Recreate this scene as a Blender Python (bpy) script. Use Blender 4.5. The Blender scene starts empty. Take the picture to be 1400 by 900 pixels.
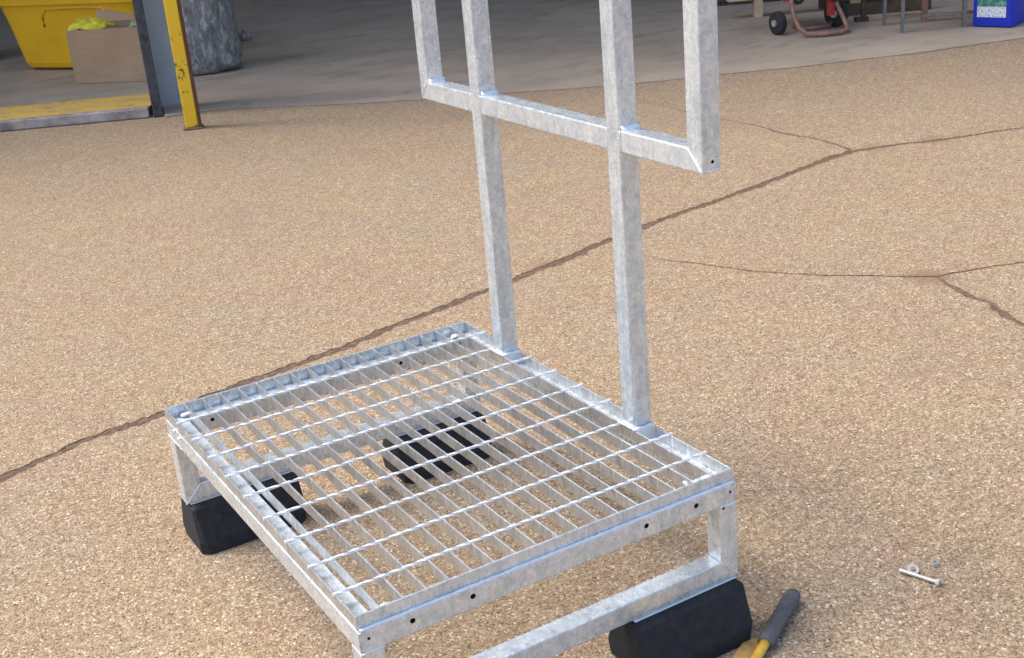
import bpy, bmesh, math, random
from mathutils import Vector, Matrix
from mathutils.geometry import delaunay_2d_cdt
rnd = random.Random(7)
R = math.radians
sc = bpy.context.scene
C = sc.collection

# ------------------------------------------------------------------ camera, sky, sun, exposure
cam_d = bpy.data.cameras.new("camera")
cam = bpy.data.objects.new("camera", cam_d); C.objects.link(cam)
cam.location = (-0.575, -2.568, 1.427)
cam.rotation_euler = (1.196855, 0.083, -0.545412)
cam_d.sensor_width = 36.0
cam_d.lens = 1741.6 / 1400 * 36
cam_d.clip_start = 0.02
cam_d.clip_end = 400
sc.camera = cam

SUN_EL, SUN_AZ = R(58), R(135)          # azimuth counted from +X towards +Y; where the light comes from
w = bpy.data.worlds.new("World"); sc.world = w; w.use_nodes = True
nt = w.node_tree; nt.nodes.clear()
sky = nt.nodes.new("ShaderNodeTexSky"); sky.sky_type = 'NISHITA'; sky.sun_disc = False
sky.sun_elevation = SUN_EL; sky.sun_rotation = math.pi/2 - SUN_AZ
sky.air_density = 1.0; sky.dust_density = 3.5; sky.ozone_density = 1.0
bg = nt.nodes.new("ShaderNodeBackground"); bg.inputs['Strength'].default_value = 0.14
ow = nt.nodes.new("ShaderNodeOutputWorld")
nt.links.new(sky.outputs[0], bg.inputs[0]); nt.links.new(bg.outputs[0], ow.inputs[0])
sun_d = bpy.data.lights.new("sun", 'SUN'); sun_d.energy = 1.0; sun_d.angle = R(20); sun_d.color = (1.0, 0.94, 0.85)
sun = bpy.data.objects.new("sun", sun_d); C.objects.link(sun)
dirv = Vector((math.cos(SUN_EL)*math.cos(SUN_AZ), math.cos(SUN_EL)*math.sin(SUN_AZ), math.sin(SUN_EL)))
sun.rotation_euler = dirv.to_track_quat('Z', 'Y').to_euler()
sc.view_settings.view_transform = 'Standard'; sc.view_settings.look = 'None'
sc.view_settings.gamma = 1.0; sc.view_settings.exposure = 1.12; sc.view_settings.use_curve_mapping = False

# ------------------------------------------------------------------ node helpers / materials
class NM:
    def __init__(s, name):
        s.m = bpy.data.materials.new(name); s.m.use_nodes = True
        s.t = s.m.node_tree; s.b = s.t.nodes['Principled BSDF']
        tc = s.t.nodes.new('ShaderNodeTexCoord'); s.co = tc.outputs['Object']
    def n(s, typ, **kw):
        o = s.t.nodes.new(typ)
        for k, v in kw.items(): setattr(o, k, v)
        return o
    def l(s, a, b): s.t.links.new(a, b)
    def mapping(s, scale, rot=(0,0,0)):
        m = s.n('ShaderNodeMapping'); m.inputs['Scale'].default_value = scale; m.inputs['Rotation'].default_value = rot
        s.l(s.co, m.inputs['Vector']); return m.outputs[0]
    def noise(s, scale, detail=4, rough=.55, vec=None, dist=0):
        o = s.n('ShaderNodeTexNoise'); o.inputs['Scale'].default_value = scale
        o.inputs['Detail'].default_value = detail; o.inputs['Roughness'].default_value = rough
        o.inputs['Distortion'].default_value = dist
        s.l(vec or s.co, o.inputs['Vector']); return o.outputs['Fac']
    def voro(s, scale, out='Color', vec=None, feature='F1'):
        o = s.n('ShaderNodeTexVoronoi'); o.feature = feature; o.inputs['Scale'].default_value = scale
        s.l(vec or s.co, o.inputs['Vector']); return o.outputs[out]
    def ramp(s, fac, stops):
        o = s.n('ShaderNodeValToRGB'); e = o.color_ramp.elements
        while len(e) < len(stops): e.new(.5)
        for k, (p, c) in enumerate(stops):
            e[k].position = p; e[k].color = (c if len(c) == 4 else (*c, 1)) if not isinstance(c, float) else (c, c, c, 1)
        s.l(fac, o.inputs[0]); return o.outputs[0]
    def mix(s, fac, a, b, mode='MIX'):
        o = s.n('ShaderNodeMix'); o.data_type = 'RGBA'; o.blend_type = mode
        for sock, v in ((0, fac), (6, a), (7, b)):
            if isinstance(v, (int, float)): o.inputs[sock].default_value = v
            elif isinstance(v, tuple): o.inputs[sock].default_value = (*v[:3], 1)
            else: s.l(v, o.inputs[sock])
        return o.outputs[2]
    def sep(s, c, i=0):
        o = s.n('ShaderNodeSeparateColor'); s.l(c, o.inputs[0]); return o.outputs[i]
    def math(s, op, a, b):
        o = s.n('ShaderNodeMath', operation=op)
        for k, v in enumerate((a, b)):
            if isinstance(v, (int, float)): o.inputs[k].default_value = v
            else: s.l(v, o.inputs[k])
        return o.outputs[0]
    def bump(s, h, strength=.3, dist=.002, prev=None):
        o = s.n('ShaderNodeBump'); o.inputs['Strength'].default_value = strength; o.inputs['Distance'].default_value = dist
        s.l(h, o.inputs['Height'])
        if prev is not None: s.l(prev, o.inputs['Normal'])
        return o.outputs[0]
    def out(s, col=None, rough=None, metal=None, nrm=None, spec=None):
        def put(name, v):
            if v is None: return
            if isinstance(v, (int, float)): s.b.inputs[name].default_value = v
            elif isinstance(v, tuple): s.b.inputs[name].default_value = (*v[:3], 1)
            else: s.l(v, s.b.inputs[name])
        put('Base Color', col); put('Roughness', rough); put('Metallic', metal); put('Specular IOR Level', spec)
        if nrm is not None: s.l(nrm, s.b.inputs['Normal'])
        return s.m

def simple(name, col, rough=.6, metal=0., var=.25, scale=20., bump=.2, bdist=.001):
    m = NM(name)
    f = m.noise(scale, 5, .6)
    d = tuple(c*(1-var) for c in col); b = tuple(min(1, c*(1+var)) for c in col)
    c = m.ramp(f, [(.3, d), (.7, b)])
    return m.out(c, rough, metal, m.bump(m.noise(scale*4, 3), bump, bdist))

def mat_concrete():
    m = NM('exposed_aggregate_concrete')
    base = m.ramp(m.noise(1.1, 3, .55), [(.36, (0.463,0.293,0.180)), (.46, (0.470,0.327,0.191)), (.56, (0.488,0.350,0.195)), (.68, (0.470,0.298,0.185))])
    base = m.mix(m.ramp(m.noise(2.3, 3, .5), [(.48, 0.), (.60, .95)]), base, (0.406,0.327,0.232))
    base = m.mix(m.ramp(m.noise(3.1, 3, .5, m.mapping((1,1,1),(0,0,1.3))), [(.50, 0.), (.62, .8)]), base, (0.533,0.387,0.211))
    base = m.mix(m.ramp(m.noise(4.3, 3, .5, m.mapping((1,1.4,1),(0,0,2.1))), [(.50, 0.), (.62, .85)]), base, (0.488,0.304,0.211))
    # chippings in two sizes, laid bare between the cement
    v1 = m.voro(225); v2 = m.voro(128)
    s1 = m.ramp(m.sep(v1, 0), [(0., (0.057,0.037,0.023)), (.18, (0.185,0.122,0.072)), (.42, (0.394,0.277,0.170)), (.7, (0.557,0.415,0.268)), (.9, (0.741,0.604,0.422)), (1., (0.920,0.875,0.679))])
    s2 = m.ramp(m.sep(v2, 1), [(0., (0.069,0.044,0.027)), (.15, (0.255,0.171,0.103)), (.5, (0.440,0.321,0.195)), (.9, (0.533,0.410,0.263)), (.97, (0.695,0.565,0.402)), (1., (0.903,0.786,0.607))])
    col = m.mix(.52, base, s1)
    col = m.mix(.26, col, s2)
    col = m.mix(m.ramp(m.sep(v1, 2), [(.955, 0.), (.97, .75)]), col, (0.900,0.861,0.720))
    col = m.mix(m.ramp(m.sep(v1, 1), [(.04, .75), (.06, 0.)]), col, (0.070,0.051,0.040))
    st = m.noise(1., 6, .75, m.mapping((20, 95, 1), (0, 0, R(-27))))
    col = m.mix(m.ramp(st, [(.36, .5), (.49, 0.)]), col, (0.196,0.133,0.082))
    col = m.mix(m.ramp(st, [(.53, 0.), (.68, .3)]), col, (0.719,0.565,0.381))
    pit = m.ramp(m.noise(230, 3, .65), [(.37, .9), (.44, 0.)])
    col = m.mix(pit, col, (0.082,0.053,0.031))
    # soft fine grain between the chippings
    col = m.mix(m.ramp(m.noise(420, 3, .7), [(.40, .30), (.52, 0.)]), col, (0.212,0.148,0.094))
    # rusty brown silt washed out of the crack junctions
    for cx, cy, rr, am in ((2.44, .075, .15, .75), (3.52, 1.36, .14, .45), (3.80, 1.25, .16, .45), (1.62, 1.07, .12, .4), (2.07, 1.13, .10, .4)):
        vm = m.n('ShaderNodeVectorMath', operation='DISTANCE'); m.l(m.co, vm.inputs[0]); vm.inputs[1].default_value = (cx, cy, 0)
        dd_ = m.math('ADD', m.math('DIVIDE', vm.outputs['Value'], rr), m.math('MULTIPLY', m.noise(16, 5, .7), .75))
        col = m.mix(m.ramp(dd_, [(.62, am), (1., 0.)]), col, (0.286,0.164,0.094))
    # trodden-in dirt
    col = m.mix(m.ramp(m.noise(1.3, 6, .7, dist=.6), [(.56, 0.), (.72, .32)]), col, (0.255,0.200,0.149))
    d1 = m.voro(225, 'Distance')
    h = m.math('ADD', m.math('MULTIPLY', d1, -1.0), m.math('MULTIPLY', m.noise(330, 3, .6), .8))
    h = m.math('ADD', h, m.math('MULTIPLY', st, .9))
    nb = m.bump(h, .9, .0028)
    return m.out(col, .85, 0., nb, .3)

def mat_floor():
    m = NM('workshop_floor_concrete')
    c = m.ramp(m.noise(2.2, 5, .6), [(.3, (.41,.335,.25)), (.55, (.49,.405,.305)), (.75, (.54,.45,.345))])
    c = m.mix(m.ramp(m.noise(.8, 4, .6), [(.45, 0.), (.7, .5)]), c, (.30,.25,.20))
    c = m.mix(m.ramp(m.noise(130, 3, .7), [(.35, .55), (.55, 0.)]), c, (.17,.14,.11))
    c = m.mix(m.ramp(m.noise(1., 6, .7, m.mapping((2.2, 5, 1), (0, 0, .5)), dist=.5), [(.52, 0.), (.64, .45)]), c, (.20,.165,.135))
    c = m.mix(m.ramp(m.noise(7, 3, .5), [(.62, 0.), (.72, .35)]), c, (.42,.38,.32))
    return m.out(c, .75, 0., m.bump(m.noise(90, 4, .6), .4, .002), .35)

def mat_zinc(name, a, b, rough=(.22, .42), metal=.6, drip=True):
    m = NM(name)
    sp = m.voro(150, 'Color')
    f = m.noise(1., 4, .6, m.mapping((55, 55, 14)))
    c = m.ramp(f, [(.3, a), (.68, b)])
    c = m.mix(.30, c, m.ramp(m.sep(sp, 0), [(0., tuple(x*.78 for x in a)), (1., tuple(min(1, x*1.1) for x in b))]))
    # fine scratches and zinc runs
    run = m.noise(1., 5, .7, m.mapping((170, 170, 16)))
    c = m.mix(m.ramp(run, [(.54, 0.), (.64, .7)]), c, (.92,.93,.94))
    c = m.mix(m.ramp(m.noise(1., 5, .7, m.mapping((70, 34, 40), (0, 0, .5))), [(.32, .55), (.50, 0.)]), c, (.42,.49,.56))
    r = m.ramp(m.noise(60, 4, .6), [(.3, rough[0]), (.7, rough[1])])
    h = m.math('ADD', m.math('MULTIPLY', m.noise(22, 3, .5), 1.), m.math('MULTIPLY', m.noise(180, 3, .6), .3))
    return m.out(c, r, metal, m.bump(h, .4, .003))

M = {}
M['yard'] = mat_concrete()
M['floor'] = mat_floor()
M['zinc'] = mat_zinc('galvanised_steel', (.52,.61,.68), (.84,.90,.94), (.16, .36), metal=.52)
M['zinc_bar'] = mat_zinc('galvanised_bar', (.42,.44,.45), (.66,.67,.67), (.3, .45), metal=.75)
M['zinc_rod'] = simple('bright_zinc_rod', (.84,.84,.83), .42, .35, .07, 120, .2)
M['weld'] = simple('zinc_weld_or_glint', (.86,.87,.88), .38, .55, .06, 60, .3)
M['hole'] = simple('hole_shade', (.02,.018,.016), .9, 0., .2)  # near-black colour stands in for the shade inside the drilled holes
M['rubber'] = simple('recycled_rubber', (.016,.017,.022), .8, 0., .45, 60, .5, .002)
M['dirt'] = simple('joint_dirt', (.21,.14,.095), .95, 0., .5, 60, .8, .006)
M['grit'] = simple('loose_grit', (.30,.215,.14), .9, 0., .5, 60, .2)
M['grit_dark'] = simple('dark_joint_grit', (.20,.135,.085), .95, 0., .45, 60, .2)

# ------------------------------------------------------------------ object helpers
def link(name, me, parent=None, mat=None, loc=None, rotz=0.):
    o = bpy.data.objects.new(name, me); C.objects.link(o)
    if mat is not None and me is not None and not me.materials: me.materials.append(mat)
    if parent is not None: o.parent = parent
    if loc is not None: o.location = loc
    o.rotation_euler.z = rotz
    return o
def tag(o, label=None, cat=None, group=None, kind=None):
    for k, v in (('label', label), ('category', cat), ('group', group), ('kind', kind)):
        if v: o[k] = v
    return o
def thing(name, label, cat, loc=(0,0,0), rotz=0., group=None):
    return tag(link(name, None, None, None, loc, rotz), label, cat, group)
def to_mesh(bm, name, smooth=False):
    bmesh.ops.recalc_face_normals(bm, faces=bm.faces[:])
    me = bpy.data.meshes.new(name); bm.to_mesh(me); bm.free()
    if smooth:
        for p in me.polygons: p.use_smooth = True
    return me
def add_hex(bm, pts):
    """eight corners: bottom ring 0-3, top ring 4-7"""
    v = [bm.verts.new(p) for p in pts]
    for f in ((0,1,2,3),(4,5,6,7),(0,1,5,4),(1,2,6,5),(2,3,7,6),(3,0,4,7)): bm.faces.new([v[i] for i in f])
    return v
def add_box(bm, x0, x1, y0, y1, z0, z1):
    return add_hex(bm, [(x0,y0,z0),(x1,y0,z0),(x1,y1,z0),(x0,y1,z0),(x0,y0,z1),(x1,y0,z1),(x1,y1,z1),(x0,y1,z1)])
def bevel(bm, r, seg=2, ang=None):
    bmesh.ops.recalc_face_normals(bm, faces=bm.faces[:])
    es = bm.edges[:] if ang is None else [e for e in bm.edges if len(e.link_faces) == 2 and e.calc_face_angle(0) > ang]
    bmesh.ops.bevel(bm, geom=es, offset=r, segments=seg, profile=.5, affect='EDGES', clamp_overlap=True)
def box(name, parent, mat, x0, x1, y0, y1, z0, z1, r=0., seg=2):
    bm = bmesh.new(); add_box(bm, x0, x1, y0, y1, z0, z1)
    if r: bevel(bm, r, seg)
    return link(name, to_mesh(bm, name), parent, mat)
def prism(name, parent, mat, poly, axis, lo, hi, r=0., seg=2):
    """poly in the two remaining axes (x,z for axis y; y,z for x; x,y for z), extruded from lo to hi"""
    bm = bmesh.new()
    def P(a, b, c): return {'y': (a, c, b), 'x': (c, a, b), 'z': (a, b, c)}[axis]
    A = [bm.verts.new(P(a, b, lo)) for a, b in poly]; B = [bm.verts.new(P(a, b, hi)) for a, b in poly]
    bm.faces.new(A); bm.faces.new(B)
    n = len(poly)
    for i in range(n): bm.faces.new((A[i], A[(i+1) % n], B[(i+1) % n], B[i]))
    if r: bevel(bm, r, seg)
    return link(name, to_mesh(bm, name), parent, mat)
def sweep(bm, pts, rad, sides=8, squash=1.):
    """round tube along points"""
    pts = [Vector(p) for p in pts]; rings = []
    rads = rad if isinstance(rad, (list, tuple)) else [rad]*len(pts)
    for i, p in enumerate(pts):
        d = (pts[min(i+1, len(pts)-1)] - pts[max(i-1, 0)]).normalized()
        up = Vector((0,0,1)) if abs(d.z) < .95 else Vector((1,0,0))
        a = d.cross(up).normalized(); b = a.cross(d).normalized()
        rings.append([bm.verts.new(p + a*math.cos(t)*rads[i] + b*math.sin(t)*rads[i]*squash) for t in [2*math.pi*k/sides for k in range(sides)]])
    for r0, r1 in zip(rings, rings[1:]):
        for k in range(sides): bm.faces.new((r0[k], r0[(k+1) % sides], r1[(k+1) % sides], r1[k]))
    bm.faces.new(rings[0]); bm.faces.new(rings[-1])
def tube(name, parent, mat, pts, rad, sides=10, squash=1.):
    bm = bmesh.new(); sweep(bm, pts, rad, sides, squash)
    return link(name, to_mesh(bm, name, True), parent, mat)
def add_disc(bm, c, axis, r, h, n=14, r2=None):
    d = Vector(axis).normalized(); q = d.to_track_quat('Z', 'Y')
    r2 = r if r2 is None else r2
    A = [bm.verts.new(Vector(c) + q @ Vector((r*math.cos(t), r*math.sin(t), 0))) for t in [2*math.pi*k/n for k in range(n)]]
    B = [bm.verts.new(Vector(c) + q @ Vector((r2*math.cos(t), r2*math.sin(t), h))) for t in [2*math.pi*k/n for k in range(n)]]
    bm.faces.new(A); bm.faces.new(B)
    for k in range(n): bm.faces.new((A[k], A[(k+1) % n], B[(k+1) % n], B[k]))
def ring_mesh(name, ro, ri, h, n=24, hexo=False):
    bm = bmesh.new(); L = []
    for z in (0, h):
        for r in (ro, ri):
            nn = n
            L.append([bm.verts.new((r*(1/ max(abs(math.cos(((t + math.pi/6) % (math.pi/3)) - math.pi/6)), .5)*.9 if (hexo and r == ro) else 1)*math.cos(t),
                                    r*(1/ max(abs(math.cos(((t + math.pi/6) % (math.pi/3)) - math.pi/6)), .5)*.9 if (hexo and r == ro) else 1)*math.sin(t), z)) for t in [2*math.pi*k/nn for k in range(nn)]])
    o0, i0, o1, i1 = L
    for k in range(n):
        j = (k+1) % n
        bm.faces.new((o0[k], o0[j], o1[j], o1[k])); bm.faces.new((i0[k], i0[j], i1[j], i1[k]))
        bm.faces.new((o0[k], o0[j], i0[j], i0[k])); bm.faces.new((o1[k], o1[j], i1[j], i1[k]))
    return to_mesh(bm, name)
def drill(obj, holes):
    """cut real holes: (centre, axis, radius, depth)"""
    bm = bmesh.new()
    for c, ax, r, d in holes:
        c = Vector(c); ax = Vector(ax).normalized(); add_disc(bm, c + ax*.003, -ax, r, d + .003, 16)
    me = to_mesh(bm, 'cutter'); me.materials.append(M['hole'])
    cut = bpy.data.objects.new('cutter', me); C.objects.link(cut); cut.location = PO
    md = obj.modifiers.new('holes', 'BOOLEAN'); md.object = cut; md.operation = 'DIFFERENCE'; md.solver = 'EXACT'
    obj.data.materials.append(M['hole']) if len(obj.data.materials) < 2 else None
    md.material_mode = 'TRANSFER'
    bpy.context.view_layer.update()
    dg = bpy.context.evaluated_depsgraph_get()
    new = bpy.data.meshes.new_from_object(obj.evaluated_get(dg))
    obj.modifiers.remove(md); obj.data = new
    bpy.data.objects.remove(cut)

# ------------------------------------------------------------------ the setting: yard slabs with open joints and cracks
def jitter_line(pts, step, amp):
    out = []
    for a, b in zip(pts, pts[1:]):
        a, b = Vector(a), Vector(b); L = (b-a).length; n = max(1, int(L/step))
        for k in range(n): out.append(a.lerp(b, k/n))
    out.append(Vector(pts[-1]))
    res = []
    drift = 0.
    for i, p in enumerate(out):
        d = (out[min(i+1, len(out)-1)] - out[max(i-1, 0)]).normalized(); nrm = Vector((-d.y, d.x))
        drift = drift*.8 + rnd.uniform(-amp, amp)*.6
        res.append((p + nrm*drift, nrm))
    return res
def strip(pts, width, step=.02, amp=.004, taper=(False, False)):
    L = jitter_line(pts, step, amp); n = len(L); l, r = [], []
    ww = 1.
    for i, (p, nr) in enumerate(L):
        ww = .75*ww + .25*rnd.uniform(.35, 1.9)
        t = 1.
        if taper[0]: t = min(t, .25 + i/(n*.3))
        if taper[1]: t = min(t, (n-1-i)/(n*.6))
        h = max(.0006, width*.5*ww*t)
        l.append(p + nr*(h*rnd.uniform(.7, 1.3))); r.append(p - nr*(h*rnd.uniform(.7, 1.3)))
    return r + l[::-1], [p for p, _ in L]
main = [(-7,.1),(-2.5,.42),(-0.301,.634),(-.182,.679),(-.057,.715),(.044,.729),(.155,.742),(.333,.779),(.575,.815),(.763,.84),(.862,.87),(.996,.904),(1.133,.935),(1.348,.978),(1.449,.997),(1.557,1.03),(1.651,1.045),(1.822,1.09),(1.977,1.135),(2.118,1.16),(2.264,1.195),(2.585,1.235),(2.981,1.311),(3.227,1.365),(3.44,1.385)]
main2 = [(3.44,1.385),(3.54,1.355),(3.675,1.315),(3.777,1.255),(4.005,1.18),(4.201,1.11),(6,.75),(14,.2)]
door = [(-7,9.2),(.602,5.535),(1.40,5.10),(1.60,5.02),(1.761,4.98),(1.892,4.87),(2.22,4.56),(2.478,4.33),(2.743,4.124),(3.173,3.838),(3.51,3.60),(3.763,3.44),(4.018,3.32),(4.257,3.22),(4.618,3.02),(5.068,2.86),(5.343,2.74),(5.571,2.68),(6.027,2.56),(14,.9)]
c3 = [(1.93,.86),(1.981,.754),(2.02,.653),(2.09,.494),(2.184,.361),(2.255,.271),(2.316,.21),(2.389,.128),(2.46,.058)]
c3u = [(2.46,.058),(2.599,.023),(2.754,-.037),(4,-.3),(8,-.6)]
c3d = [(2.46,.058),(2.433,-.01),(2.396,-.129),(2.402,-.204),(2.341,-.304),(2.322,-.379),(2.35,-1.2),(2.2,-7)]
c4 = [(3.44,1.385),(3.47,1.547),(3.49,1.728),(3.465,1.871),(3.487,2.018),(3.495,2.117),(3.478,2.313),(3.483,2.6),(3.49,2.94),(3.55,3.2)]
strips = []; lines = {}
for key, pts, wd, st, am, tp in (('main', main, .034, .012, .006, (False, False)), ('main2', main2, .026, .02, .008, (False, False)),
                             ('door', door, .024, .05, .003, (False, False)), ('c3', c3, .013, .016, .006, (True, False)),
                             ('c3u', c3u, .012, .018, .006, (False, False)), ('c3d', c3d, .022, .016, .006, (False, False)),
                             ('c4', c4, .018, .025, .007, (False, True))):
    if key == 'door': parts = [pts]
    s, ln = strip(pts, wd, st, am, tp); strips.append(s); lines[key] = ln
X0, X1, Y0, Y1 = -6.5, 13.5, -6.5, 22.
verts = [Vector((X0,Y0)), Vector((X1,Y0)), Vector((X1,Y1)), Vector((X0,Y1))]
faces = [[0,1,2,3]]
for s in strips:
    k = len(verts); verts += s; faces.append(list(range(k, k+len(s))))
vo, eo, fo, ov, oe, of = delaunay_2d_cdt(verts, [], faces, 0, 1e-6)
solid = [i for i, src in enumerate(of) if 0 in src and len(src) == 1]
edge_f = {}
for i in solid:
    f = fo[i]
    for a, b in zip(f, f[1:] + f[:1]): edge_f.setdefault((min(a,b), max(a,b)), []).append(i)
comp = {}; cid = 0; adj = {}
for e, fs in edge_f.items():
    if len(fs) == 2: adj.setdefault(fs[0], []).append(fs[1]); adj.setdefault(fs[1], []).append(fs[0])
for i in solid:
    if i in comp: continue
    stack = [i]; comp[i] = cid
    while stack:
        a = stack.pop()
        for b in adj.get(a, []):
            if b not in comp: comp[b] = cid; stack.append(b)
    cid += 1
bm = bmesh.new()
q = [bm.verts.new(p) for p in ((-60,-60,-.0028),(60,-60,-.0028),(60,60,-.0028),(-60,60,-.0028))]; bm.faces.new(q)
ground = tag(link('ground', to_mesh(bm, 'ground'), None, M['dirt']), 'brown dirt showing in the joints and cracks between the concrete slabs', kind='structure')
def tri_area(f):
    a, b, c = (vo[k] for k in f[:3]); return abs((b-a).cross(c-a))/2
for c in range(cid):
    fs = [fo[i] for i in solid if comp[i] == c]
    ar = sum(tri_area(f) for f in fs)
    if ar < 2e-4: continue
    bm = bmesh.new(); vm = {}
    for f in fs:
        for k in f:
            if k not in vm: vm[k] = bm.verts.new((vo[k].x, vo[k].y, 0.))
        try: bm.faces.new([vm[k] for k in f])
        except ValueError: pass
    bmesh.ops.recalc_face_normals(bm, faces=bm.faces[:])
    if bm.faces and bm.faces[:][0].normal.z < 0: bmesh.ops.reverse_faces(bm, faces=bm.faces[:])
    be = [e for e in bm.edges if len(e.link_faces) == 1]
    r = bmesh.ops.extrude_edge_only(bm, edges=be)
    for v in [g for g in r['geom'] if isinstance(g, bmesh.types.BMVert)]: v.co.z = -.03
    cy = sum(vo[k].y for f in fs for k in f)/sum(len(f) for f in fs)
    me = bpy.data.meshes.new('concrete_slab'); 
    is_floor = any(abs(vo[k].y - Y1) < .01 for f in fs for k in f)
    bm.to_mesh(me); bm.free()
    me.materials.append(M['floor'] if is_floor else M['yard'])
    if is_floor: tag(link('workshop_floor', me), 'smooth grey concrete floor inside the open workshop', kind='structure')
    else: link('concrete_slab', me, ground)

# grit lying on the slabs and along the joints (nobody could count it)
def pebble(bm, x, y, r, z=0.):
    n = 5; a0 = rnd.uniform(0, 6.28); sx = rnd.uniform(.7, 1.5)
    base = [bm.verts.new((x + r*sx*math.cos(a0+6.283*k/n)*rnd.uniform(.75,1.2), y + r*math.sin(a0+6.283*k/n)*rnd.uniform(.75,1.2), z + r*.12)) for k in range(n)]
    top = bm.verts.new((x + r*.2*rnd.uniform(-1,1), y + r*.2*rnd.uniform(-1,1), z + r*rnd.uniform(.55,.95)))
    for k in range(n): bm.faces.new((base[k], base[(k+1) % n], top))
bm = bmesh.new()
for key, dens, sp, r0, r1 in (('main', 950, .021, .0010, .0030), ('main2', 800, .028, .0015, .0045), ('door', 60, .014, .0015, .003), ('c3', 260, .012, .001, .0025), ('c3u', 260, .016, .001, .003), ('c3d', 500, .02, .001, .0035), ('c4', 90, .012, .001, .003)):
    ln = [p for p in lines[key] if -1 < p.x < 6.3 and -.6 < p.y < 5.4]
    for a, b in zip(ln, ln[1:]):
        for _ in range(max(1, int((b-a).length*dens*1.6))):
            p = a.lerp(b, rnd.random()); pebble(bm, p.x + rnd.gauss(0, sp*.6), p.y + rnd.gauss(0, sp*.6), rnd.uniform(r0, r1)*.8, -.001)
tag(link('joint_grit', to_mesh(bm, 'joint_grit'), None, M['grit_dark']), 'dark brown grit gathered along the slab joints and cracks', kind='stuff')
bm = bmesh.new()
for _ in range(5200):
    t = rnd.random(); y = -1.6 + 6.4*t*t; x = rnd.uniform(-.9, 1.2) + (y+1.6)*rnd.uniform(-.15, .85)
    if y > 5.3 - .52*(x-.6): continue
    pebble(bm, x, y, rnd.uniform(.0012, .0032)*(1 + .18*max(0, y)), -.0004)
tag(link('loose_grit', to_mesh(bm, 'loose_grit'), None, M['grit']), 'small loose stones scattered over the exposed aggregate concrete', kind='stuff')

# ------------------------------------------------------------------ the galvanised access platform
Z = .33                                   # top of the grating
P = thing('access_platform', 'galvanised steel access platform with mesh deck, guard frame and black rubber feet', 'platform', (.37, -.49, 0))
PO = Vector((.37, -.49, 0))
def part(o, parent):                      # built in world coordinates, kept in place under the thing
    o.parent = parent
    o.data.transform(Matrix.Translation(-PO))
    return o
class Root:                               # build helpers call link(parent=None) and we re-seat afterwards
    pass
def pbox(name, mat, *a, r=0., parent=P, seg=2): return part(box(name, None, mat, *a, r=r, seg=seg), parent)
def ppri(name, mat, poly, axis, lo, hi, r=0., parent=P, seg=2): return part(prism(name, None, mat, poly, axis, lo, hi, r, seg), parent)
U0, U1 = -.004, .747                      # frame outside
VA, VD = .006, -.992                      # world y of the two ends of the frame
T = .04
zb1, zb0 = Z-.0255, Z-.065
# grating: banding, load bars, twisted cross rods
GU0, GU1, GV0, GV1 = 0., .7434, 0., -.9817
bmg = bmesh.new()
add_box(bmg, GU0-.0025, GU1+.0025, GV1-.003, GV1+.001, Z-.025, Z)
bevel(bmg, .0007, 1)
grating = link('grating', None, P)
part(link('edge_band', to_mesh(bmg, 'edge_band'), None, M['zinc']), grating)
part(box('edge_band', None, M['zinc'], GU0-.0025, GU1+.0025, GV0-.001, GV0+.003, Z-.025, Z, .0007, 1), grating)
pitch = .0413
def load_bar(x, y0, y1):
    return part(box('load_bar', None, M['zinc_bar'], x-.0015, x+.0015, y0, y1, Z-.025, Z-.0012, .0005, 1), grating)
posts_v = [(.206, .246), (.703, .743)]
for k in range(19):
    x = k*pitch
    if k == 18:
        cuts = [0.] + [c for a, b in posts_v for c in (a-.004, b+.012)] + [.9797]
        for a, b in zip(cuts[::2], cuts[1::2]): load_bar(x, -b, -a-.0012)
    else: load_bar(x, GV1+.0013, -.0013)
def twisted_rod(y, x0, x1):
    bm = bmesh.new(); n = int((x1-x0)/.006); s = .0027; prev = None
    for i in range(n+1):
        x = x0 + (x1-x0)*i/n; a = x*2*math.pi/.10
        rr = [bm.verts.new((x, y + s*1.15*math.cos(a+math.pi/4+k*math.pi/2), Z-.0012 + s*1.15*math.sin(a+math.pi/4+k*math.pi/2))) for k in range(4)]
        if prev:
            for k in range(4): bm.faces.new((prev[k], prev[(k+1) % 4], rr[(k+1) % 4], rr[k]))
        else: bm.faces.new(rr)
        prev = rr
    bm.faces.new(prev)
    # zinc gathered where the rod is forged into each bar
    for k in range(19):
        xx = k*pitch
        if x0 <= xx <= x1+.002: add_disc(bm, (xx-.0045, y, Z-.0012), (1,0,0), .0034, .009, 8)
    return part(link('cross_rod', to_mesh(bm, 'cross_rod', False), None, M['zinc_rod']), grating)
for k in range(9):
    v = .0912 + k*.10166
    twisted_rod(-v, -.001, GU1+.001)
# collar plates round the two posts
for a, b in posts_v:
    bm = bmesh.new()
    add_box(bm, .7008, .7045, -b-.0095, -a+.0105, Z-.028, Z+.002)
    add_box(bm, .7047, .747, -b-.0095, -b-.0055, Z-.028, Z+.002)
    bevel(bm, .001, 1)
    part(link('post_collar', to_mesh(bm, 'post_collar'), None, M['weld']), grating)
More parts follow.
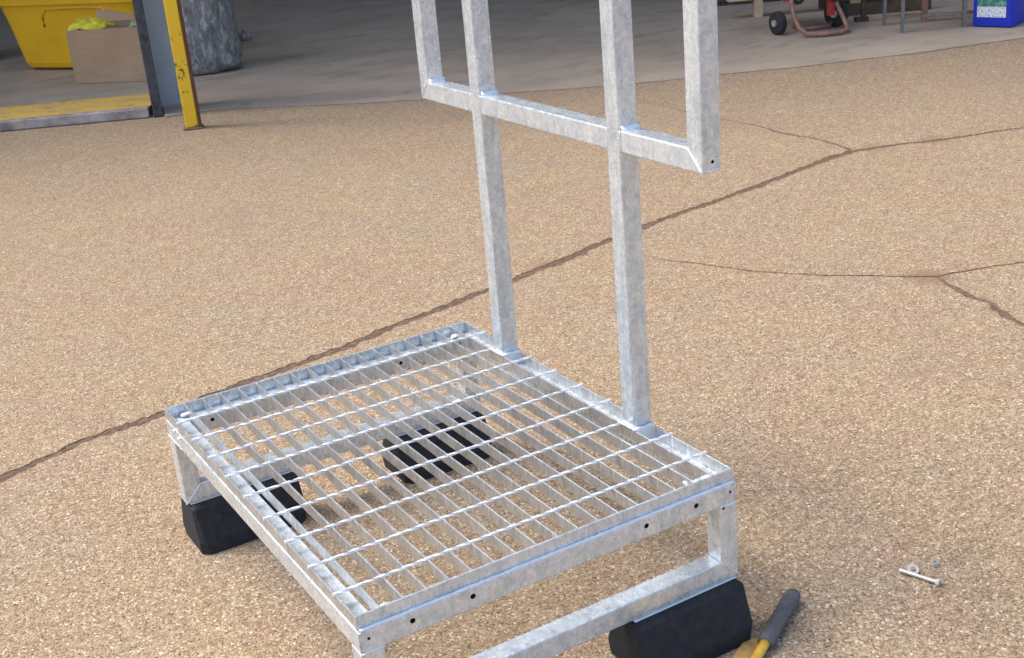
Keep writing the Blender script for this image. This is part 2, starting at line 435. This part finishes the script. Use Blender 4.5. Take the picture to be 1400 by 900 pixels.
# top frame: four mitred box-section beams
def frame_beam(poly): return ppri('frame_beam', M['zinc'], poly, 'z', zb0, zb1, .0028, seg=3)
front = frame_beam([(U0, VD), (U1, VD), (U1-T, VD+T), (U0+T, VD+T)])
back = frame_beam([(U0, VA), (U1, VA), (U1-T, VA-T), (U0+T, VA-T)])
frame_beam([(U0, VA), (U0+T, VA-T), (U0+T, VD+T), (U0, VD)])
frame_beam([(U1, VA), (U1-T, VA-T), (U1-T, VD+T), (U1, VD)])
hz = Z-.041
def L(x, y, z): return (x-PO.x, y-PO.y, z)
drill(front, [(L(x, VD, hz), (0,-1,0), r, .02) for x, r in ((.088,.0048),(.197,.0048),(.544,.0048),(.6535,.0048),(.012,.0026),(.731,.0028))])
drill(back, [(L(x, VA-T, hz), (0,-1,0), .0045, .02) for x in (.087,.5465)])
# legs and lower rails, mitred together
zr1, zr0 = Z-.180, Z-.220
rails = []
for y0, y1 in ((VD, VD+T), (VA-T, VA)):
    lg = ppri('leg', M['zinc'], [(U1-T, zb0), (U1, zb0), (U1, zr0), (U1-T, zr1)], 'y', y0, y1, .0028, seg=3)
    if y0 == VD: drill(lg, [(L(.715, VD, zb0-.004), (0,-1,0), .003, .015)])
    ppri('leg', M['zinc'], [(U0, zb0), (U0+T, zb0), (U0+T, zr1), (U0, zr0)], 'y', y0, y1, .0028, seg=3)
    rails.append(ppri('lower_rail', M['zinc'], [(U0, zr0), (U1, zr0), (U1-T, zr1), (U0+T, zr1)], 'y', y0, y1, .0028, seg=3))
# weld beads (raised, bright), plus one highlight bead on the front ledge
def bead(a, b, r=.0022, parent=P, wob=.0006):
    a, b = Vector(a), Vector(b); n = max(3, int((b-a).length/.006)); bm = bmesh.new()
    sweep(bm, [a.lerp(b, k/n) + Vector((rnd.uniform(-wob,wob),)*3) for k in range(n+1)], [r*rnd.uniform(.8,1.25) for _ in range(n+1)], 6)
    return part(link('weld_or_glint_bead', to_mesh(bm, 'weld_or_glint_bead', True), None, M['weld']), parent)
for y in (VD-.0002, VA-T-.0002):
    bead((U1-T, y, zr1), (U1, y, zr0), .0019); bead((U0+T, y, zr1), (U0, y, zr0), .0019)
    bead((U1-T, y, zb0), (U1-.002, y, zb0), .002); bead((U0+.002, y, zb0), (U0+T, y, zb0), .002)
bead((U0+.004, VD+.004, zb1+.0006), (U1-.004, VD+.004, zb1+.0006), .0034, wob=.0003)  # bright bead added along the ledge, standing in for its edge highlight
# spatter of zinc in the corners of the deck
def blob(c, r, parent=P):
    bm = bmesh.new(); bmesh.ops.create_icosphere(bm, subdivisions=2, radius=r)
    for v in bm.verts: v.co = Vector((v.co.x*1.2, v.co.y, v.co.z*.55))*rnd.uniform(.85,1.15) + Vector(c)
    return part(link('weld_blob', to_mesh(bm, 'weld_blob', True), None, M['weld']), parent)
for x, y, r in ((.055,-.967,.009),(.072,-.969,.006),(.036,-.972,.006),(.665,-.955,.009),(.68,-.966,.010),(.697,-.962,.007),(.035,-.012,.009),(.05,-.02,.006),(.70,-.02,.009),(.715,-.03,.006)):
    blob((x, y, zb1+.012 if y < -.5 else zb1+.004), r)
for c in ((U0+.001, -.062, zb1-.002), (U0-.001, -.10, zb1-.006)): blob(c, .006)
bead((U0+.0005, VA, zb0+.003), (U0+.0005, VA-.10, zb0+.003), .0018)
# guard frame: two posts and a mitred rectangular frame, all one section
FX0, FX1 = .7058, .7458
FV0, FV1 = .028, -.972
hb1, hb0, ht1, ht0 = Z+.587, Z+.547, Z+1.10, Z+1.06
for a, b in posts_v:
    pbox('guard_post', M['zinc'], FX0-.0018, FX1, -b, -a, Z-.0255, ht0, r=.0032, seg=3)
    bead((FX0, -a+.0004, hb1), (FX0, -a+.0004, hb0), .0018); bead((FX0, -b-.0004, hb1), (FX0, -b-.0004, hb0), .0014)
    for k in range(2): bead((FX0+.002, -b-.002-.003*k, hb1+.0035-.003*k), (FX1, -b-.002-.003*k, hb1+.0035-.003*k), .0042, wob=.0008)
    bead((FX0+.004, -a+.001, hb1+.002), (FX1, -a+.001, hb1+.002), .0025)
    bead((FX0-.0045, -a+.010, Z+.001), (FX0-.0045, -b-.008, Z+.001), .0032); bead((FX0-.003, -b-.0055, Z+.001), (FX1, -b-.0055, Z+.001), .0036)
def fpri(name, poly): return ppri(name, M['zinc'], poly, 'x', FX0, FX1, .0028, seg=3)
fpri('guard_crossbar', [(FV0, hb0), (FV0-T, hb1), (-.206, hb1), (-.206, hb0)])
fpri('guard_crossbar', [(-.246, hb0), (-.246, hb1), (-.703, hb1), (-.703, hb0)])
fpri('guard_crossbar', [(-.743, hb0), (-.743, hb1), (FV1+T, hb1), (FV1, hb0)])
fpri('guard_upright', [(FV0, hb0), (FV0-T, hb1), (FV0-T, ht0), (FV0, ht1)])
ur = fpri('guard_upright', [(FV1, hb0), (FV1+T, hb1), (FV1+T, ht0), (FV1, ht1)])
fpri('guard_top_rail', [(FV0, ht1), (FV0-T, ht0), (FV1+T, ht0), (FV1, ht1)])
bead((FX0-.0002, FV1+T, hb1), (FX0-.0002, FV1, hb0+.001), .0019)
for k in range(2): bead((FX0+.002, FV0-T-.002-.003*k, hb1+.0035-.003*k), (FX1, FV0-T-.002-.003*k, hb1+.0035-.003*k), .0042, wob=.0008)
bead((FX0+.012, FV1-.0005, hb0+.0015), (FX0+.034, FV1-.0005, hb0+.004), .002)
drill(ur, [(L(FX0+.021, FV1, hb0+.018), (0,-1,0), .0032, .015)])
# rubber feet: trapezoid blocks with chamfered corners, a thin steel plate on top
def rubber_foot(x0, x1, yc):
    prof = [(.034, 0.), (.043, -.006), (.072, -.078), (.074, -.110)]   # half width, depth below the rail
    ch = .022
    bm = bmesh.new(); rings = []
    for hw, dz in prof:
        z = zr0 - .0025 + dz; z = max(z, 0.)
        ex = {0.: -.004, -.006: .005, -.078: .006, -.110: .004}[dz]; ch = {0.: .004, -.006: .006, -.078: .012, -.110: .018}[dz]; a, b = x0-ex+.004, x1+ex
        rings.append([bm.verts.new((x, y, z)) for x, y in ((a+ch, yc-hw), (b-ch, yc-hw), (b, yc-hw+ch), (b, yc+hw-ch), (b-ch, yc+hw), (a+ch, yc+hw), (a, yc+hw-ch), (a, yc-hw+ch))])
    for r0, r1 in zip(rings, rings[1:]):
        for k in range(8): bm.faces.new((r0[k], r0[(k+1) % 8], r1[(k+1) % 8], r1[k]))
    bm.faces.new(rings[0]); bm.faces.new(rings[-1]); bevel(bm, .002, 2)
    f = part(link('rubber_foot', to_mesh(bm, 'rubber_foot'), None, M['rubber']), P)
    part(box('foot_plate', None, M['weld'], x0+.004, x1+.0005, yc-T/2-.0035, yc+T/2+.0035, zr0-.0026, zr0-.0004, .0006, 1), f)
    return f
for yc in (VD+T/2, VA-T/2):
    rubber_foot(0., .245, yc); rubber_foot(.503, .738, yc)

# ------------------------------------------------------------------ hammer, bolt, washer, nut beside the platform
M['grip'] = simple('grey_rubber_grip', (.105,.10,.105), .65, 0., .25, 90, .5, .001)
M['yellow_shaft'] = simple('yellow_fibreglass', (.72,.43,.05), .45, 0., .25, 40, .15)
M['ochre'] = simple('scuffed_ochre', (.45,.28,.09), .7, 0., .35, 50, .4)
M['steel'] = simple('worn_steel', (.30,.29,.28), .45, .9, .3, 60, .3)
hd = Vector((-.160, -.092, 0)).normalized(); hp = Vector((.878, -.997, 0))
ham = thing('hammer', 'hammer with yellow shaft and dark grey rubber grip lying beside the rubber foot', 'hammer', hp)
hn = Vector((-hd.y, hd.x, 0))
bm = bmesh.new(); n = 14
sweep(bm, [hd*(.172*k/n) + Vector((0,0,.0165)) for k in range(n+1)], [.0135,.0165,.0175,.0172,.0165,.016,.0158,.0158,.016,.0162,.0163,.0162,.016,.0158,.0145], 14, .85)
link('grip', to_mesh(bm, 'grip', True), ham, M['grip'])
bm = bmesh.new()
sweep(bm, [hd*(.165+.03*k) + Vector((0,0,.017)) for k in range(7)], [.0095,.0095,.0098,.010,.0105,.011,.0115], 12, .8)
link('shaft', to_mesh(bm, 'shaft', True), ham, M['yellow_shaft'])
bm = bmesh.new()
for s, (t, r, h) in enumerate((( -.055, .019, .03), (-.025, .014, .05), (.025, .0185, .03))):
    add_disc(bm, hd*.355 + hn*t + Vector((0,0,.021)), hn, r, h, 16, r if s != 1 else .014)
link('head', to_mesh(bm, 'head', True), ham, M['steel'])
# yellow-handled tool partly under the hammer shaft
ht = thing('wooden_wedge', 'scuffed ochre wooden wedge lying between the hammer shaft and the black foot', 'wedge', (.700, -1.080, 0), math.atan2(hd.y, hd.x))
bm = bmesh.new(); add_hex(bm, [(-.055,-.026,0),(.10,-.030,0),(.10,.008,0),(-.045,.004,0),(-.055,-.026,.004),(.10,-.030,.014),(.10,.008,.014),(-.045,.004,.004)]); bevel(bm, .001, 1)
link('wedge_body', to_mesh(bm, 'wedge_body'), ht, M['ochre'])
M['bolt'] = simple('zinc_plated_bolt', (.58,.565,.53), .4, .4, .15, 80, .2)
bd = (Vector((1.133,-1.142,0)) - Vector((1.105,-1.052,0))).normalized()
bo = thing('bolt', 'long pale zinc bolt lying on the concrete with a washer against it', 'bolt', (1.105, -1.052, .0065))
bm = bmesh.new(); sweep(bm, [bd*(.078*k/22) for k in range(23)], [.0042 if k % 2 else .0037 for k in range(23)], 10)
link('shank', to_mesh(bm, 'shank'), bo, M['bolt'])
bm = bmesh.new(); add_disc(bm, bd*.076, bd, .0088, .007, 6); bevel(bm, .0006, 1); link('hex_head', to_mesh(bm, 'hex_head'), bo, M['bolt'])
wa = tag(link('washer', ring_mesh('washer', .0115, .0058, .0022), None, M['bolt'], (1.126, -1.067, .0065)), 'flat round washer leaning on the long bolt', 'washer'); wa.rotation_euler = (R(24), R(-14), 0)
nu = tag(link('nut', ring_mesh('nut', .0082, .0042, .0075, 24, True), None, M['bolt'], (1.178, -1.076, .0015)), 'small hex nut lying alone beyond the bolt', 'nut', )

# ------------------------------------------------------------------ workshop shell: roof, walls, lintel (unseen; height, set-back and pale walls set for the floor's light)
M['cladding'] = simple('grey_cladding', (.22,.23,.24), .6, .2, .15, 2)
M['inner_wall'] = simple('painted_block_wall', (.62,.60,.57), .8, 0., .2, 3)
dd = Vector((5.0, -2.62, 0)).normalized(); dn = Vector((-dd.y, dd.x, 0)); ang = math.atan2(dd.y, dd.x)
bld = thing('unseen_workshop_shell', 'unseen open fronted workshop shell, shaped for the light on its floor', 'building', (.6, 5.53, 0), ang)
box('roof', bld, M['cladding'], -6, 12, 1.0, 14, 8.0, 8.15)
box('back_wall', bld, M['inner_wall'], -6, 12, 13.8, 14, 0.002, 7.99)
box('side_wall', bld, M['inner_wall'], -6.0, -5.8, 0.2, 13.79, 0.002, 7.99)
box('side_wall', bld, M['inner_wall'], 11.8, 12.0, 0.2, 13.79, 0.002, 7.99)
box('lintel', bld, M['cladding'], -6, 12, 1.02, 1.2, 7.6, 7.99)

# door column: grey web, dark flange; yellow guard angle in front
M['grey_paint'] = simple('grey_blue_paint', (.40,.44,.465), .5, .0, .14, 6, .2)
M['dark_paint'] = simple('chipped_dark_paint', (.055,.06,.07), .6, 0., .6, 22, .5, .003)
m = NM('worn_yellow_paint'); f = m.noise(16, 6, .7)
yc_ = m.ramp(m.noise(3, 3), [(.3, (.84,.50,.015)), (.7, (.92,.60,.02))])
yc_ = m.mix(m.ramp(f, [(.57, 0.), (.60, 1.)]), yc_, (.16,.10,.05))
M['yellow_paint'] = m.out(yc_, .5, 0., m.bump(f, .3, .003))
col = thing('door_column', 'grey blue steel door column with chipped dark front edge', 'column', (1.55, 5.36, 0), R(-14))
box('web', col, M['grey_paint'], -.012, .115, -.006, .006, .0, 4.3)
box('flange', col, M['dark_paint'], -.068, -.0125, -.30, -.002, .0, 4.3, .004, 1)
box('base_block', col, M['floor'], -.005, .16, -.35, -.01, .0, .012, .003, 1)
gp = thing('yellow_guard_post', 'chipped bright yellow guard post standing at the door column', 'post', (1.478, 4.55, 0), R(-20))
box('post_body', gp, M['yellow_paint'], -.036, .036, -.03, .03, .012, 3.6, .006, 2)
box('post_edge', gp, simple('rusty_edge', (.14,.05,.03), .8), .0362, .052, -.03, .03, .012, 3.6)
box('base_plate', gp, M['dirt'], -.05, .062, -.045, .045, 0.0, .012, .003, 1)

# threshold: raised sill, worn yellow paint, steel nosing
m = NM('worn_yellow_sill'); f = m.noise(9, 7, .72, m.mapping((1, 2.2, 1)))
c_ = m.mix(m.ramp(f, [(.52, 0.), (.60, 1.)]), (.66,.43,.09), (.36,.28,.18))
M['sill'] = m.out(c_, .75, 0., m.bump(f, .3, .003))
M['nosing'] = simple('rusty_steel_nosing', (.42,.37,.36), .5, .35, .45, 10, .4, .003)
th = thing('door_threshold', 'raised door sill with worn yellow paint and rusty steel edge', 'threshold', (1.36, 5.16, 0), ang)
bm = bmesh.new(); add_hex(bm, [(-6,0,0),(.045,0,0),(.045,.5,0),(-6,.5,0),(-6,.03,.055),(.045,.03,.055),(.045,.5,.055),(-6,.5,.055)])
link('sill', to_mesh(bm, 'sill'), th, M['sill'])
box('steel_nosing', th, M['nosing'], -6, .05, -.03, .0285, .0, .06, .006, 2)

# ------------------------------------------------------------------ things inside the workshop, left
M['bin'] = simple('yellow_plastic', (.90,.50,.012), .42, 0., .10, 3, .1)
bd_ = math.atan2(-.83, .56)
bn = thing('yellow_tub', 'big yellow plastic tub with rounded corners behind the cardboard box', 'tub', (1.225, 7.97, 0), bd_)
bm = bmesh.new(); prevr = None
def rrect(x0, x1, y0, y1, z, r, n=4):
    pts = []
    for cx, cy, a in ((x1-r, y0+r, -90), (x1-r, y1-r, 0), (x0+r, y1-r, 90), (x0+r, y0+r, 180)):
        for k in range(n+1):
            t = R(a + 90*k/n); pts.append((cx + r*math.cos(t), cy + r*math.sin(t), z))
    return pts
levels = [(.045,.012,.09),(.015,.025,.09),(0,.06,.09),(-.02,.2,.09),(-.052,.42,.09),(-.066,.50,.09),(-.088,.505,.09),(-.092,.555,.09),(-.105,.56,.09),(-.108,.62,.09),(-.09,.62,.08),(-.04,.36,.08),(.02,.05,.08)]
for off, z, r in levels:
    rr = [bm.verts.new(p) for p in rrect(off, 1.25-off, off, .75-off, z, r)]
    if prevr:
        for k in range(len(rr)): bm.faces.new((prevr[k], prevr[(k+1) % len(rr)], rr[(k+1) % len(rr)], rr[k]))
    else: bm.faces.new(rr)
    prevr = rr
bm.faces.new(prevr)
link('tub_body', to_mesh(bm, 'tub_body', False), bn, M['bin'])
# moulded arch on the front face
tilt = lambda z: -(.0 + .145*(z-.06)) - .004
arch = [(.36,.34),(.37,.42),(.42,.47),(.60,.475),(.85,.475),(.97,.47),(1.02,.42),(1.03,.2)]
bm = bmesh.new(); sweep(bm, [(x, tilt(z), z) for x, z in arch], .010, 6); link('moulded_rib', to_mesh(bm, 'moulded_rib', True), bn, M['bin'])
for x in (.1, .95): box('foot', bn, M['bin'], x, x+.2, .08, .6, 0., .05, .01, 1)
M['dark_blue'] = simple('navy_plastic', (.012,.02,.05), .5)
dr = thing('backdrop_drum', 'dark navy drum added as a backdrop behind the yellow tub', 'drum', (.95, 9.0, 0))  # drum added to give a dark backdrop beside the tub
bm = bmesh.new()
for z0, z1, r in ((0,.3,.29),(.3,.33,.305),(.33,.63,.29),(.63,.66,.305),(.66,.92,.285)): add_disc(bm, (0,0,z0), (0,0,1), r, z1-z0, 24)
link('drum_body', to_mesh(bm, 'drum_body'), dr, M['dark_blue'])

m = NM('corrugated_cardboard'); fl = m.noise(1, 3, .5, m.mapping((3, 3, 90)))
c_ = m.ramp(m.noise(4, 4), [(.3, (.43,.28,.16)), (.7, (.52,.35,.21))])
c_ = m.mix(m.ramp(fl, [(.4, .25), (.6, 0.)]), c_, (.33,.21,.14))
M['card'] = m.out(c_, .85, 0., m.bump(fl, .2, .002))
ca = math.atan2(-.72, .70)
cb = thing('cardboard_box', 'open brown cardboard box with a bright yellow cloth on top', 'box', (1.375, 6.86, 0), ca)
box('front_panel', cb, M['card'], 0, .56, 0, .006, .004, .375)
box('back_panel', cb, M['card'], 0, .56, .36, .366, .004, .375)
box('side_panel', cb, M['card'], -.006, -.0003, 0, .366, .004, .375); box('side_panel', cb, M['card'], .5603, .566, 0, .366, .004, .375)
box('bottom_panel', cb, M['card'], 0, .56, .0065, .3595, .001, .007)
def flap(pts): 
    bm = bmesh.new(); a = [Vector(p) for p in pts]
    nrm = (a[1]-a[0]).cross(a[3]-a[0]).normalized()*.005
    add_hex(bm, a + [p + nrm for p in a]); return link('flap', to_mesh(bm, 'flap'), cb, M['card'])
flap([(0,.366,.376),(.56,.366,.376),(.56,.44,.46),(0,.44,.46)])
flap([(.566,0,.376),(.566,.36,.376),(.64,.36,.44),(.64,0,.44)])
# hi-vis cloth
M['hivis'] = simple('hi_vis_cloth', (.78,.68,.05), .8, 0., .3, 25, .4, .004)
def crumple(name, cx, cy, z, sx, sy, h, mat, label, cat, seed, loc, rz):
    r2 = random.Random(seed); n = 14; bm = bmesh.new(); g = []
    ph = [(r2.uniform(6,18), r2.uniform(6,18), r2.uniform(0,6)) for _ in range(4)]
    for i in range(n):
        row = []
        for j in range(n):
            u, v = i/(n-1)*2-1, j/(n-1)*2-1; d = max(0, 1-(abs(u)**3+abs(v)**3)/1.4)
            zz = z + h*d*(.55 + .12*sum(math.sin(a*u+b*v+c) for a, b, c in ph)) + r2.uniform(-.05,.05)*h
            row.append(bm.verts.new((cx+u*sx*(1+.12*math.sin(5*v+seed)), cy+v*sy*(1+.12*math.sin(4*u)), zz)))
        g.append(row)
    for i in range(n-1):
        for j in range(n-1): bm.faces.new((g[i][j], g[i+1][j], g[i+1][j+1], g[i][j+1]))
    ex = bmesh.ops.extrude_face_region(bm, geom=bm.faces[:])
    for v in [e for e in ex['geom'] if isinstance(e, bmesh.types.BMVert)]: v.co.z -= .012
    return tag(link(name, to_mesh(bm, name, True), None, mat, loc, rz), label, cat)
crumple('hi_vis_vest', .12, .12, .372, .135, .11, .095, M['hivis'], 'crumpled fluorescent yellow cloth lying on the cardboard box corner', 'cloth', 3, (1.375,6.86,0), ca)
crumple('rag', .47, .2, .36, .07, .07, .075, simple('pale_green_rag', (.35,.42,.22), .9), 'small pale green rag in the cardboard box beside the door column', 'rag', 8, (1.375,6.86,0), ca)

# silver wrapped roll
m = NM('crinkled_silver_wrap'); f1 = m.noise(1, 6, .72, m.mapping((24, 24, 8)), dist=.5); f2 = m.noise(1, 5, .7, m.mapping((34, 34, 6)))
c_ = m.ramp(f1, [(.3, (.11,.11,.11)), (.50, (.27,.27,.265)), (.66, (.62,.62,.61))])
M['wrap'] = m.out(c_, m.ramp(f2, [(.3, .22), (.7, .5)]), .35, m.bump(m.math('ADD', f1, f2), .9, .02))
wr = thing('wrapped_roll', 'upright roll wrapped in crinkled silver grey plastic film', 'roll', (2.235, 6.47, 0))
bm = bmesh.new(); n = 40; prevr = None; hts = [0,.012,.03,.06,.10,.15,.2,.26,.32,.40,.5,.62,.75,.9,1.05,1.2]
r2 = random.Random(5)
ph = [(r2.randint(3,11), r2.uniform(3,16), r2.uniform(0,6)) for _ in range(7)]
for z in hts:
    base = {0: .18, .012: .205, .03: .22}.get(z, .232 - .004*z)
    wr_amp = .016*math.exp(-z/.12) + .008
    rr = [bm.verts.new(((base + wr_amp*sum(math.sin(a*t + b*z*3 + c) for a, b, c in ph)/2.2)*math.cos(t), (base + wr_amp*sum(math.sin(a*t + b*z*3 + c) for a, b, c in ph)/2.2)*math.sin(t), z + .003)) for t in [2*math.pi*k/n for k in range(n)]]
    if prevr:
        for k in range(n): bm.faces.new((prevr[k], prevr[(k+1) % n], rr[(k+1) % n], rr[k]))
    else: bm.faces.new(rr)
    prevr = rr
bm.faces.new(prevr)
link('wrap', to_mesh(bm, 'wrap', True), wr, M['wrap'])
cp = crumple('torn_film_scrap', 0, 0, .03, .06, .04, .06, M['wrap'], 'small crumpled scrap of film on the floor right of the wrapped roll', 'scrap', 12, (2.93, 7.68, 0), .4)

# ------------------------------------------------------------------ things inside the workshop, right
M['red'] = simple('worn_red_paint', (.42,.03,.025), .5, 0., .35, 12, .3)
M['rust'] = simple('rust_brown_tube', (.30,.155,.11), .65, .1, .35, 14, .3)
M['tyre'] = simple('black_tyre', (.03,.032,.03), .8)
M['wood'] = simple('pale_pine', (.58,.44,.27), .75, 0., .2, 9, .2)
M['dark_wood'] = simple('dark_stained_wood', (.10,.065,.04), .8, 0., .4, 9, .2)
M['hub'] = simple('bright_hub', (.75,.74,.70), .35, .7, .1)
rr_ = Vector((math.cos(R(-31.25)), math.sin(R(-31.25)), 0))
tz = R(-31.25)
tr = thing('red_trolley', 'red painted trolley with small black wheels and rusty tube hoop', 'trolley', (5.34, 3.96, 0), tz)
def wheel(x, y, z, r, t, axis=(0,-1,0), par=None):
    bm = bmesh.new(); a = Vector(axis).normalized(); c = Vector((x, y, z))
    add_disc(bm, c - a*t/2, a, r, t, 22); bevel(bm, r*.12, 2)
    w_ = link('wheel', to_mesh(bm, 'wheel', True), par, M['tyre'])
    bm = bmesh.new(); add_disc(bm, c + a*t*.5, a, r*.3, .012, 14); link('hub', to_mesh(bm, 'hub'), w_, M['hub']); return w_
wheel(.0, .02, .078, .076, .05, (-1,-.45,0), tr)
wheel(.415, .14, .092, .09, .04, (-.8,-.7,0), tr)
wheel(.13, .01, .235, .045, .04, par=tr); wheel(.365, -.02, .245, .05, .04, par=tr)
box('deck', tr, M['red'], .03, .44, -.02, .5, .275, .33, .006, 1)
box('side_frame', tr, M['red'], .035, .075, -.0, .5, .215, .2745); box('side_frame', tr, M['red'], .33, .375, -.0, .06, .10, .2745); box('cross_member', tr, M['red'], .0755, .3295, .2, .24, .2, .27)
tube('hoop', tr, M['rust'], [(.08,-.03,.30),(.075,-.06,.22),(.08,-.10,.13),(.105,-.15,.06),(.15,-.2,.022),(.24,-.22,.018),(.36,-.2,.018),(.43,-.14,.02),(.42,-.06,.08),(.385,-.02,.17),(.37,.0,.24)], .015)
tube('inner_hoop', tr, M['rust'], [(.12,.12,.03),(.2,.06,.02),(.34,.08,.02),(.4,.16,.04)], .012)
wt = thing('wooden_trestle', 'pale pine trestle standing behind the red trolley', 'trestle', (5.80, 4.72, 0), tz)
box('top_beam', wt, M['wood'], -.20, .85, -.03, .06, .125, .20, .003, 1)
box('leg', wt, M['wood'], -.005, .055, -.028, .05, .0, .1245, .002, 1); box('leg', wt, M['wood'], .70, .79, -.028, .05, .0, .1245, .002, 1)
pd = thing('dark_post', 'thin dark wooden post right of the pine trestle leg', 'post', (6.04, 3.86, 0), tz)
box('post_body', pd, M['dark_wood'], -.03, .0, -.02, .02, 0, .5, .002, 1); box('foot_block', pd, M['dark_wood'], -.07, .02, -.02, .05, 0, .03, .002, 1)
M['thin_steel'] = simple('dull_grey_steel', (.22,.21,.20), .5, .4, .2, 20)
tb = thing('steel_table', 'narrow steel legged table with low rails beside the blue container', 'table', (5.81, 3.32, 0), tz)
box('leg', tb, M['thin_steel'], -.008, .012, -.01, .01, 0, .8)
box('leg', tb, M['thin_steel'], .395, .42, .02, .045, 0, .8)
box('leg', tb, M['rust'], .23, .265, .33, .36, 0.0, .8); box('leg', tb, M['thin_steel'], -.03, -.01, .33, .35, 0, .8)
box('low_rail', tb, M['thin_steel'], .0125, .3945, .02, .035, .085, .10); box('low_rail', tb, M['rust'], -.0095, .2295, .335, .35, .05, .065)
box('low_rail', tb, M['rust'], .27, .60, .34, .36, .03, .05)
box('table_top', tb, M['thin_steel'], -.06, .48, -.04, .4, .8, .83)
ck = thing('dark_crate', 'dark brown wooden crate in shade under the steel table', 'crate', (6.25, 4.05, 0), tz)
for z in (.0, .10, .20): box('slat', ck, M['dark_wood'], -.25, .45, 0, .02, z+.01, z+.085)
for x in (-.25, .41): box('corner_post', ck, M['dark_wood'], x, x+.04, .0205, .06, 0.0, .32)
for z in (.0, .10, .20): box('slat', ck, M['dark_wood'], -.25, .45, .4, .42, z+.01, z+.085)
ck2 = thing('dark_cabinet', 'low dark grey cabinet behind the red trolley', 'cabinet', (6.35, 5.2, 0), tz)
box('cabinet_body', ck2, simple('charcoal_metal', (.06,.06,.058), .6), -.4, .75, 0, .5, .03, .7, .004, 1)
box('plinth', ck2, M['dark_wood'], -.36, .71, .02, .48, 0, .0295)

# blue container with printed label
M['blue'] = simple('blue_plastic', (.008,.035,.52), .35, 0., .15, 6, .1)
ba = math.atan2(-.30, .14) 
bl = thing('blue_container', 'bright blue plastic container with a green and white printed label', 'container', (6.19, 3.085, 0), R(-72))
bm = bmesh.new(); add_box(bm, 0, .255, 0, .24, .0, .42); bevel(bm, .018, 3)
link('container_body', to_mesh(bm, 'container_body', True), bl, M['blue'])
bm = bmesh.new(); add_disc(bm, (.06,.12,.42), (0,0,1), .03, .025, 18); link('cap', to_mesh(bm, 'cap'), bl, M['blue'])
m = NM('printed_label')
sp_ = m.n('ShaderNodeSeparateXYZ'); m.l(m.co, sp_.inputs[0])
pic = m.ramp(m.noise(24, 4, .6), [(.35, (.02,.10,.09)), (.5, (.05,.22,.17)), (.62, (.18,.42,.36)), (.72, (.62,.78,.76))])
txt = m.ramp(m.noise(1, 2, .5, m.mapping((70, 1, 160))), [(.4, (.35,.36,.50)), (.5, (.78,.80,.84))])
hi = m.ramp(sp_.outputs[2], [(.128, (0.,0.,0.)), (.134, (1.,1.,1.))])
M['label'] = m.out(m.mix(hi, txt, pic), .4)
box('printed_label', bl, M['label'], .03, .215, -.0015, -.0003, .065, .36)
